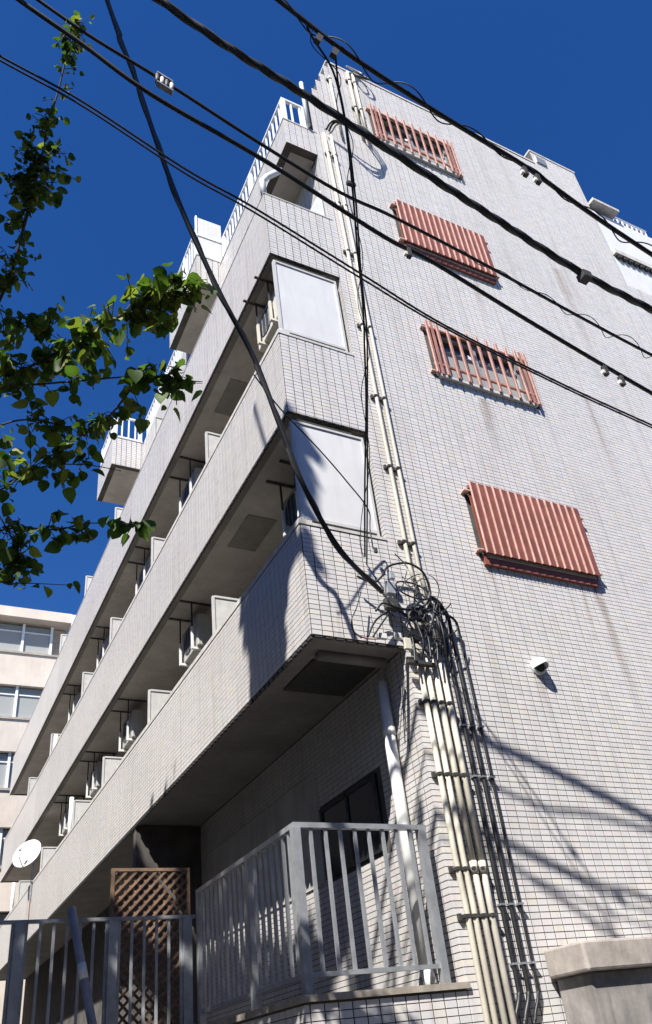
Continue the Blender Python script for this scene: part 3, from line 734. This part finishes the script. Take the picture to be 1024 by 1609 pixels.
# coils at the conduit heads
def loop_wire(parent, c, r1, r2, tilt, wr, mat='black_rubber', arc=(0, 6.28), ph=0, n=26, yb=0.05):
    pts = []
    for i in range(n+1):
        a = arc[0]+(arc[1]-arc[0])*i/n
        x, z = r1*math.cos(a), r2*math.sin(a)
        pts.append(Vector((c[0]+x*math.cos(tilt)-z*math.sin(tilt), c[1]+yb*math.sin(a*1.0+ph), c[2]+x*math.sin(tilt)+z*math.cos(tilt))))
    return MB().tube(pts, wr, 6).build('wire_loop', mat, parent, True)
rc = thing('roof_wire_coil', 'small dark wire coil at the roof edge above the short conduits', 'cable', loc=(1.15, -.1, 16.3))
loop_wire(rc, (1.17, -.1, 16.35), .13, .16, .3, .018); loop_wire(rc, (1.12, -.08, 16.38), .1, .12, .1, .014); loop_wire(rc, (1.05, -.1, 16.45), .16, .14, 0, .016, 'conduit_cream', (0.2, 3))
hc = thing('conduit_head_wires', 'black wires looping from the conduit heads across the upper wall', 'cable', loc=(.6, -.15, 14.2))
for i, (dz, sag) in enumerate(((0, .28), (-.12, .42), (.08, .2))):
    a = Vector((.2+.05*i, -.06, 13.95)); b = Vector((.95+.04*i, -.06, 14.28+.05*i))
    m_ = (a+b)/2+Vector((.1, -.22, .1-sag)); 
    MB().tube(spline([a, a+Vector((.1, -.12, .12)), m_, b+Vector((.08, -.1, -.32)), b], 8), .02-.003*i, 7).build('wire_loop', 'black_rubber' if i < 2 else 'conduit_cream', hc, True)
# the tangle
tg = thing('cable_tangle', 'dense tangle of black wires and junction clips at the corner conduits', 'cable', loc=(.2, -.1, 5.2))
r2 = random.Random(5)
for i in range(7):
    c = (r2.uniform(.0, .3), -.12+r2.uniform(-.05, .03), 5.15+r2.uniform(-.3, .35))
    loop_wire(tg, c, r2.uniform(.1, .3), r2.uniform(.08, .22), r2.uniform(-.8, .8), r2.uniform(.005, .010), arc=(r2.uniform(0, 2), r2.uniform(3.5, 7)), ph=r2.uniform(0, 6))
W = lambda q, y=-.1: onY(q, y)
for pl_, wr in (([(560, 905), (585, 915), (600, 905), (610, 890), (640, 885), (665, 900), (675, 930), (672, 955)], .016), ([(600, 930), (612, 945), (625, 955), (650, 958), (668, 950), (676, 930)], .018), ([(590, 960), (600, 948), (615, 952), (640, 970), (665, 990)], .016),
              ([(610, 960), (590, 975), (578, 1000)], .014), ([(612, 962), (596, 985), (586, 1000)], .012), ([(567, 930), (560, 955), (552, 975), (556, 992), (568, 1003)], .008), ([(615, 965), (640, 990), (665, 1003), (672, 990)], .012),
              ([(672, 950), (684, 965), (690, 985), (692, 1010), (688, 1030)], .014), ([(672, 945), (690, 975), (697, 1000), (700, 1030)], .012), ([(620, 870), (634, 884), (640, 893)], .009), ([(639, 898), (636, 915), (645, 922), (652, 918)], .008),
              ([(640, 925), (645, 950), (655, 962)], .008), ([(650, 965), (657, 985), (665, 1010), (662, 1035)], .013), ([(660, 975), (672, 1000), (677, 1035)], .013), ([(680, 985), (686, 1010), (688, 1040)], .014), ([(645, 990), (650, 1015), (652, 1040)], .013),
              ([(668, 940), (680, 938), (692, 948), (700, 965), (706, 1000)], .013)):
    MB().tube(spline([onY(q, -.1-.05*((i*7) % 3)/2) for i, q in enumerate(pl_)], 6), wr*.72, 7).build('wire', 'black_rubber', tg, True)
for q, s_, mt in (((612, 925), (.05, .05, .07), 'grey_steel'), ((614, 950), (.07, .05, .06), 'clamp_dark'), ((658, 966), (.09, .05, .07), 'clamp_dark'), ((625, 1000), (.03, .04, .03), 'ceramic'), ((600, 1000), (.05, .03, .03), 'ceramic'), ((672, 975), (.04, .03, .06), 'conduit_cream'), ((655, 1020), (.05, .03, .05), 'conduit_cream'), ((640, 1012), (.04, .03, .06), 'conduit_cream'), ((685, 1005), (.03, .03, .1), 'clamp_dark'), ((662, 1043), (.16, .04, .02), 'clamp_dark'), ((615, 905), (.03, .03, .04), 'grey_steel'), ((590, 865), (.02, .02, .03), 'clamp_dark'), ((650, 1000), (.06, .04, .05), 'black_rubber')):
    c = onY(q, -.09); MB().box(c.x-s_[0], c.x+s_[0], c.y-s_[1]*.6, c.y+s_[1]*.6, c.z-s_[2], c.z+s_[2]).build('connector', mt, tg, bevel=.008)
for i in range(8):
    x = .06+.05*i; a = Vector((x, -.05, 4.75)); MB().tube(spline([a, a+Vector((.01, -.03, .15)), a+Vector((r2.uniform(-.1, .12), -.08, .33)), a+Vector((r2.uniform(-.12, .2), -.09, .55))], 6), r2.uniform(.005, .009), 6).build('wire', 'black_rubber', tg, True)
MB().tube(spline([W((553, 975)), W((555, 992)), W((575, 1003), -.05), W((600, 1004), -.05)], 6), .007, 6).build('wire', 'rust_brown', tg, True)

# ------------------------------------------------------------------ utility poles (outside the frame, carry the cables)
def utility_pole(x, y, label, h=12.4):
    o = thing('utility_pole', label, 'utility pole', 'street utility poles', (x, y, 0))
    MB().tube([(x, y, 0), (x, y, h)], [.19, .13], 16).build('shaft', 'pole_concrete', o, True)
    MB().box(x-.05, x+.05, y-1.0, y+.6, 9.3, 9.4).box(x-.05, x+.05, y-.9, y+.9, h-.5, h-.4).build('crossarm', 'galvanised', o)
    for k in range(3): MB().tube([(x, y-.8+.8*k, h-.4), (x, y-.8+.8*k, h-.2)], .05, 10).build('insulator', 'ceramic', o, True)
    MB().tube([(x+.05, y+.45, 10.3), (x+.05, y+.45, 11.2)], .27, 18).build('transformer', 'galvanised', o, True)
    return o
utility_pole(PX, PY, 'concrete utility pole carrying the cables left of the view'); utility_pole(16.0, -2.6, 'concrete utility pole carrying the cables right of the view')

# ------------------------------------------------------------------ climbing vine and branches on the left
def leaf_mesh(name, mat, s):
    prof = [(0, .0), (.04, .28), (.25, .46), (.55, .42), (.82, .2), (1.0, 0)]
    m = MB()
    for i, (l, wd) in enumerate(prof):
        dz = -.22*l*l
        m.v += [(-wd*s, l*s, (dz+.28*wd)*s), (0, l*s, dz*s), (wd*s, l*s, (dz+.28*wd)*s)]
    for i in range(len(prof)-1):
        a = 3*i; m.f += [(a, a+1, a+4, a+3), (a+1, a+2, a+5, a+4)]
    me = bpy.data.meshes.new(name); me.from_pydata(m.v, [], m.f); me.materials.append(MATS[mat]); me.polygons.foreach_set('use_smooth', [True]*len(me.polygons)); me.update(); return me
LM = [leaf_mesh('leaf', 'leaf', 1.0), leaf_mesh('leaf', 'leaf_yellow', 1.0)]
LV = [np.array([v.co for v in me.vertices]) for me in LM]; LF = [[tuple(p.vertices) for p in me.polygons] for me in LM]
def plant(root, branches, seed, objlimit, mainstem):
    rg = random.Random(seed); spots = []
    sm = MB()
    for pts, rad in mainstem: sm.tube(spline(pts, 6), rad, 7)
    for (pts, rad, dens, spread, size, yel) in branches:
        sp = spline(pts, 10); n = len(sp)
        sm.tube(sp, [rad*(1-.65*i/(n-1)) for i in range(n)], 6)
        L_ = sum((sp[i+1]-sp[i]).length for i in range(n-1)); cnt = int(L_*dens*.42)
        ph = rg.uniform(0, 50)
        for k in range(cnt):
            t = rg.random()**.9; gap = mnoise.noise(Vector((t*L_*3.2+ph, ph, 0)))
            if gap < -.25 and rg.random() < .75: continue
            i = min(int(t*(n-1)), n-2); p = sp[i].lerp(sp[i+1], rg.random())
            along = (sp[i+1]-sp[i]).normalized()
            dr = Vector((rg.gauss(0, 1), rg.gauss(0, 1), rg.gauss(.1, .8))).normalized()*.9+along*rg.uniform(.1, .8)
            dr.normalize()
            ln = spread*rg.uniform(.5, 2.3)*(.5+.5*math.sin(math.pi*min(1, .1+.9*(1-t))))*(1+.8*gap)
            tw = [p, p+dr*ln*.5+Vector((0, 0, .1*ln)), p+dr*ln-Vector((0, 0, .22*ln))]
            if ln > .06: sm.tube(tw, .0032, 4, False)
            nl = max(1, int(ln/size*3.2+rg.random()*1.6))
            for j in range(nl):
                f = (j+1)/nl; q = tw[0].lerp(tw[1], f*2) if f < .5 else tw[1].lerp(tw[2], f*2-1)
                q = q+Vector((rg.gauss(0, .02), rg.gauss(0, .02), rg.gauss(-.005, .02)))
                s = size*rg.choice((.32, .45, .55, .65, .75, .85))*rg.uniform(.85, 1.1)
                hd = math.atan2(dr.y, dr.x)-math.pi/2+rg.gauss(0, 1.1)
                e = Matrix.Rotation(hd, 4, 'Z') @ Matrix.Rotation(rg.gauss(-.65, .45), 4, 'X') @ Matrix.Rotation(rg.gauss(0, .5), 4, 'Y')
                spots.append((q, e, s, 1 if rg.random() < yel else 0))
    sm.build('stem', 'bark', root, True)
    def vis(sp_):
        u, v, z = pix(sp_[0]); return (0 if (0 < u < 1024 and 0 < v < 1609 and z > 0) else 1, -sp_[2]/max(z, .1))
    spots.sort(key=vis)
    for (q, e, s, k) in spots[:objlimit]:
        o = bpy.data.objects.new('leaf', LM[k]); col.objects.link(o); o.parent = root; o.matrix_parent_inverse = Matrix.Translation(root.location).inverted()
        o.matrix_basis = Matrix.Translation(q) @ e @ Matrix.Scale(s, 4)
    for kk in (0, 1):
        V = []; F = []
        for (q, e, s, k) in spots[objlimit:]:
            if k != kk: continue
            A = np.array(e.to_3x3())*s; P = LV[k]@A.T+np.array(q); b = len(V); V += [tuple(x) for x in P]; F += [tuple(b+i for i in f) for f in LF[k]]
        if V:
            me = bpy.data.meshes.new('foliage'); me.from_pydata(V, [], F); me.materials.append(MATS[('leaf', 'leaf_yellow')[kk]]); me.update()
            o = bpy.data.objects.new('foliage', me); col.objects.link(o); o.parent = root; o.matrix_parent_inverse = Matrix.Translation(root.location).inverted(); o['kind'] = 'stuff'
T = atT
TR = Vector((-5.0, -1.5, 0))
tree = thing('climbing_vine', 'leafy green vine with long shoots reaching right in front of the balconies', 'plant', loc=TR)
def br(px, rad, dens, spread, size, yel):
    return ([T((u, v), t) for u, v, t in px], rad, dens, spread, size, yel)
hub = [TR, TR+Vector((.1, -.1, 2.2)), TR+Vector((.25, -.2, 4.2)), TR+Vector((.5, -.4, 5.6))]
brs = [
 br([(-90, 560, 5.4), (-10, 590, 5.4), (60, 570, 5.3), (130, 530, 5.2), (200, 490, 5.1), (255, 462, 5.1), (292, 455, 5.1)], .012, 210, .12, .135, .42),
 br([(-60, 640, 5.4), (0, 610, 5.3), (70, 603, 5.2), (140, 597, 5.2), (205, 592, 5.1), (250, 595, 5.1), (318, 600, 5.1)], .009, 36, .06, .125, .15),
 br([(200, 592, 5.1), (235, 590, 5.1), (275, 598, 5.1), (318, 603, 5.1)], .005, 260, .08, .13, .2),
 br([(205, 612, 5.1), (170, 655, 5.15), (120, 690, 5.2), (50, 735, 5.2), (-40, 790, 5.3)], .008, 75, .10, .13, .25),
 br([(-60, 700, 5.3), (10, 665, 5.3), (60, 660, 5.3), (110, 670, 5.3), (165, 650, 5.3)], .008, 85, .12, .13, .3),
 br([(-70, 800, 5.2), (0, 770, 5.2), (60, 735, 5.2), (130, 730, 5.2), (190, 740, 5.2)], .007, 60, .10, .13, .15),
 br([(-60, 850, 5.2), (20, 830, 5.2), (90, 832, 5.2), (140, 822, 5.2), (200, 826, 5.2)], .007, 62, .09, .125, .08),
 br([(165, 823, 5.2), (195, 825, 5.2), (222, 828, 5.2)], .004, 130, .045, .12, .05),
 br([(-60, 905, 5.2), (0, 915, 5.2), (60, 917, 5.2), (120, 920, 5.2)], .005, 26, .05, .11, .05),
 br([(-30, 760, 5.2), (10, 830, 5.2), (30, 870, 5.2), (20, 905, 5.2)], .006, 85, .10, .12, .1),
 br([(-20, 470, 5.6), (20, 500, 5.5), (60, 520, 5.5), (90, 505, 5.5)], .006, 75, .10, .115, .15),
 br([(-40, 540, 5.6), (0, 470, 5.7), (20, 420, 5.8), (38, 350, 5.9), (52, 290, 6.0), (66, 240, 6.1)], .014, 120, .135, .105, .22),
 br([(20, 420, 5.8), (45, 330, 5.9), (62, 260, 6.0), (75, 200, 6.1), (92, 140, 6.2), (104, 90, 6.25), (112, 55, 6.3), (122, 36, 6.35)], .010, 88, .07, .085, .18),
 br([(62, 260, 6.0), (85, 235, 6.0), (108, 250, 6.0)], .004, 60, .05, .1, .05),
 br([(104, 90, 6.2), (115, 75, 6.25), (125, 45, 6.3), (140, 25, 6.35)], .004, 22, .04, .06, .6),
 br([(-120, 500, 5.6), (-80, 640, 5.4), (-70, 780, 5.3)], .02, 120, .2, .13, .2),
]
plant(tree, brs, 3, 300, [(hub, .045), ([hub[-1], T((-60, 560, 5.4)[:2], 5.4)], .03), ([hub[-2], T((-60, 700), 5.3)], .025), ([hub[-2], T((-60, 850), 5.2)], .02), ([hub[-1], T((-40, 540), 5.6)], .03)])
# vine mass over the top of the near pole: casts the leafy shade on the first parapet
pv = thing('pole_vine', 'leafy vine clump covering the top of the left utility pole', 'plant', loc=(PX, PY, 0))
Sd = Vector((-1, -.85, 1.63))
def lift(y, z, t): return Vector((-1, y, z))+Sd*t
pb_ = []
for (y0, z0, y1, z1, t) in ((1.15, 4.7, 1.2, 6.3, 3.75), (.95, 4.9, .9, 6.4, 3.8), (.7, 5.3, .65, 6.6, 3.85), (.45, 5.6, .3, 7.2, 3.85), (.25, 6.0, .0, 7.5, 3.9), (.9, 4.4, .8, 5.2, 3.75)):
    pb_.append(([lift(y0, z0, t), lift((y0+y1)/2, (z0+z1)/2, t+.1), lift(y1, z1, t)], .012, 560, .11, .2, .1))
plant(pv, pb_, 9, 0, [([(PX, PY, 0), (PX+.2, PY+.02, 5), (PX, PY+.2, 9), lift(1.0, 5, 3.75)], .04)])

# roadside tree left of the view: shades the ground floor terrace and the street railing
rt = thing('roadside_tree', 'tall leafy tree beside the lane left of the view', 'tree', loc=(-6.2, -.5, 0))
tb_ = []
rq = random.Random(21)
for y0 in (1.85, 2.7, 3.6, 4.5, 5.4, 6.3):
    for z0 in (3.45, 3.85, 4.25):
        t = 4.6+rq.uniform(-.2, .2); a = lift(y0-.5, z0+rq.uniform(-.1, .1), t)
        tb_.append(([a, a+Vector((rq.uniform(-.15, .15), .5, rq.uniform(-.06, .06))), a+Vector((0, 1.0, 0))], .012, 330, .11, .22, .1))
for y0 in (1.3, 1.9, 2.5):
    for z0 in (1.55, 1.9, 2.25, 2.55):
        t = 4.8+rq.uniform(-.2, .2); a = lift(y0-.4, z0, t)
        tb_.append(([a, a+Vector((0, .35, rq.uniform(-.1, .1))), a+Vector((0, .7, 0))], .012, 150, .10, .2, .1))
for y0 in (2.2, 2.9, 3.6, 4.3, 5.0):
    for z0 in (-.6, -.1, .4, .9, 1.35):
        if rq.random() < .15: continue
        t = 5.0+rq.uniform(-.2, .2); a = lift(y0-.4, z0, t)
        tb_.append(([a, a+Vector((0, .4, rq.uniform(-.15, .15))), a+Vector((0, .8, 0))], .012, 220, .13, .2, .1))
plant(rt, tb_, 17, 0, [([(-6.2, -.5, 0), (-6.1, -.5, 4), (-6.1, -.2, 7), lift(3, .4, 5.0)], [.16]*19), ([(-6.1, -.2, 6.5), lift(3, 2, 4.9), lift(3, 3.9, 4.6)], .06), ([lift(3, 3.9, 4.6), lift(6, 3.9, 4.6)], .04), ([lift(3, 3.9, 4.6), lift(1.5, 3.9, 4.6)], .04), ([lift(3, .4, 5), lift(5, .4, 5)], .04)])
# ------------------------------------------------------------------ neighbouring cream building
nb = thing('cream_building', 'cream building with ribbon windows beyond the far end of the balconies', 'building', loc=(-6, 26, 0))
YN = 26.0
MB().box(-18, 1.1, YN+.35, YN+12, 0, 19.0).build('inner_walls', 'cream_shadow_trim', nb)
def px_z(v, u=20): return onY((u, v), YN).z
floors = [(19.35, 17.55), (16.1, 14.75), (13.35, 11.85), (10.4, 9.0), (7.5, 6.1)]
prev = 19.0
MB().box(-18.2, 1.15, YN-.35, YN+12, 19.05, 19.5).build('roof_slab', 'cream_wall', nb)
MB().box(1.15, 1.35, YN-.4, YN+.1, 18.85, 19.45).build('gutter', 'rail_white', nb)
wins = [(18.98, 17.6), (16.1, 14.7), (13.3, 11.85), (10.4, 9.0), (7.5, 6.1)]
top = 17.6
for i, (zt, zb) in enumerate(wins):
    nz = wins[i+1][0] if i+1 < len(wins) else 0
    MB().box(-18, .95, YN, YN+.34, nz, zb-.001).build('wall_band', 'cream_wall', nb)
    MB().box(-18, .95, YN-.05, YN-.002, zb-.09, zb+.0).build('sill', 'cream_shadow_trim', nb)
    for k in range(9):
        x1 = .45-k*1.15; x0 = x1-1.15
        if x1 < -9: break
        wv = MB().box(x0+.05, x1-.05, YN+.2, YN+.22, zb+.06, zt-.06).build('window', 'window_glass', nb)
        MB().box(x0+.05, x1-.05, YN+.19, YN+.199, zb+.06, zb+(zt-zb)*.72).build('pane', 'curtain', wv)
        MB().box(x1-.05, x1+.05, YN+.1, YN+.21, zb, zt).box(x0+.05, x1-.05, YN+.15, YN+.19, zb, zb+.06).box(x0+.05, x1-.05, YN+.15, YN+.189, zb+(zt-zb)*.72, zb+(zt-zb)*.72+.05).build('frame', 'rail_white', wv)

# ------------------------------------------------------------------ houses added outside the frame to block sky light
def house(x0, x1, y0, y1, h, label, face):
    o = thing('sky_block_house', label, 'house', 'unseen houses added to block sky light', ((x0+x1)/2, (y0+y1)/2, 0))
    MB().box(x0, x1, y0, y1, 0, h).build('wall', 'house_wall', o)
    MB().box(x0-.3, x1+.3, y0-.3, y1+.3, h+.001, h+.3).build('roof', 'concrete_wall', o)
    n = int(((y1-y0) if face == 'x' else (x1-x0))/3)
    for f in range(int(h/3)):
        for k in range(n):
            z = .9+3*f
            if face == 'x': wv = MB().box(x1+.001, x1+.03, y0+.8+3*k, y0+2.4+3*k, z, z+1.2)
            else: wv = MB().box(x0+.8+3*k, x0+2.4+3*k, y1+.001, y1+.03, z, z+1.2)
            wv.build('window', 'window_glass_dark', o)
    return o
house(-22, -10, -4.5, 9, 12.6, 'added sky-blocking grey rendered house across the lane left of the view', 'x')
house(-22, -10, 10, 24, 13.5, 'added taller sky-blocking grey rendered house further along the lane left of the view', 'x')
house(-16, 2, -24, -11.5, 9.5, 'added sky-blocking grey rendered house across the street behind the viewpoint', 'y')
house(3, 22, -24, -11.5, 11, 'added taller sky-blocking grey rendered house across the street behind the viewpoint', 'y')
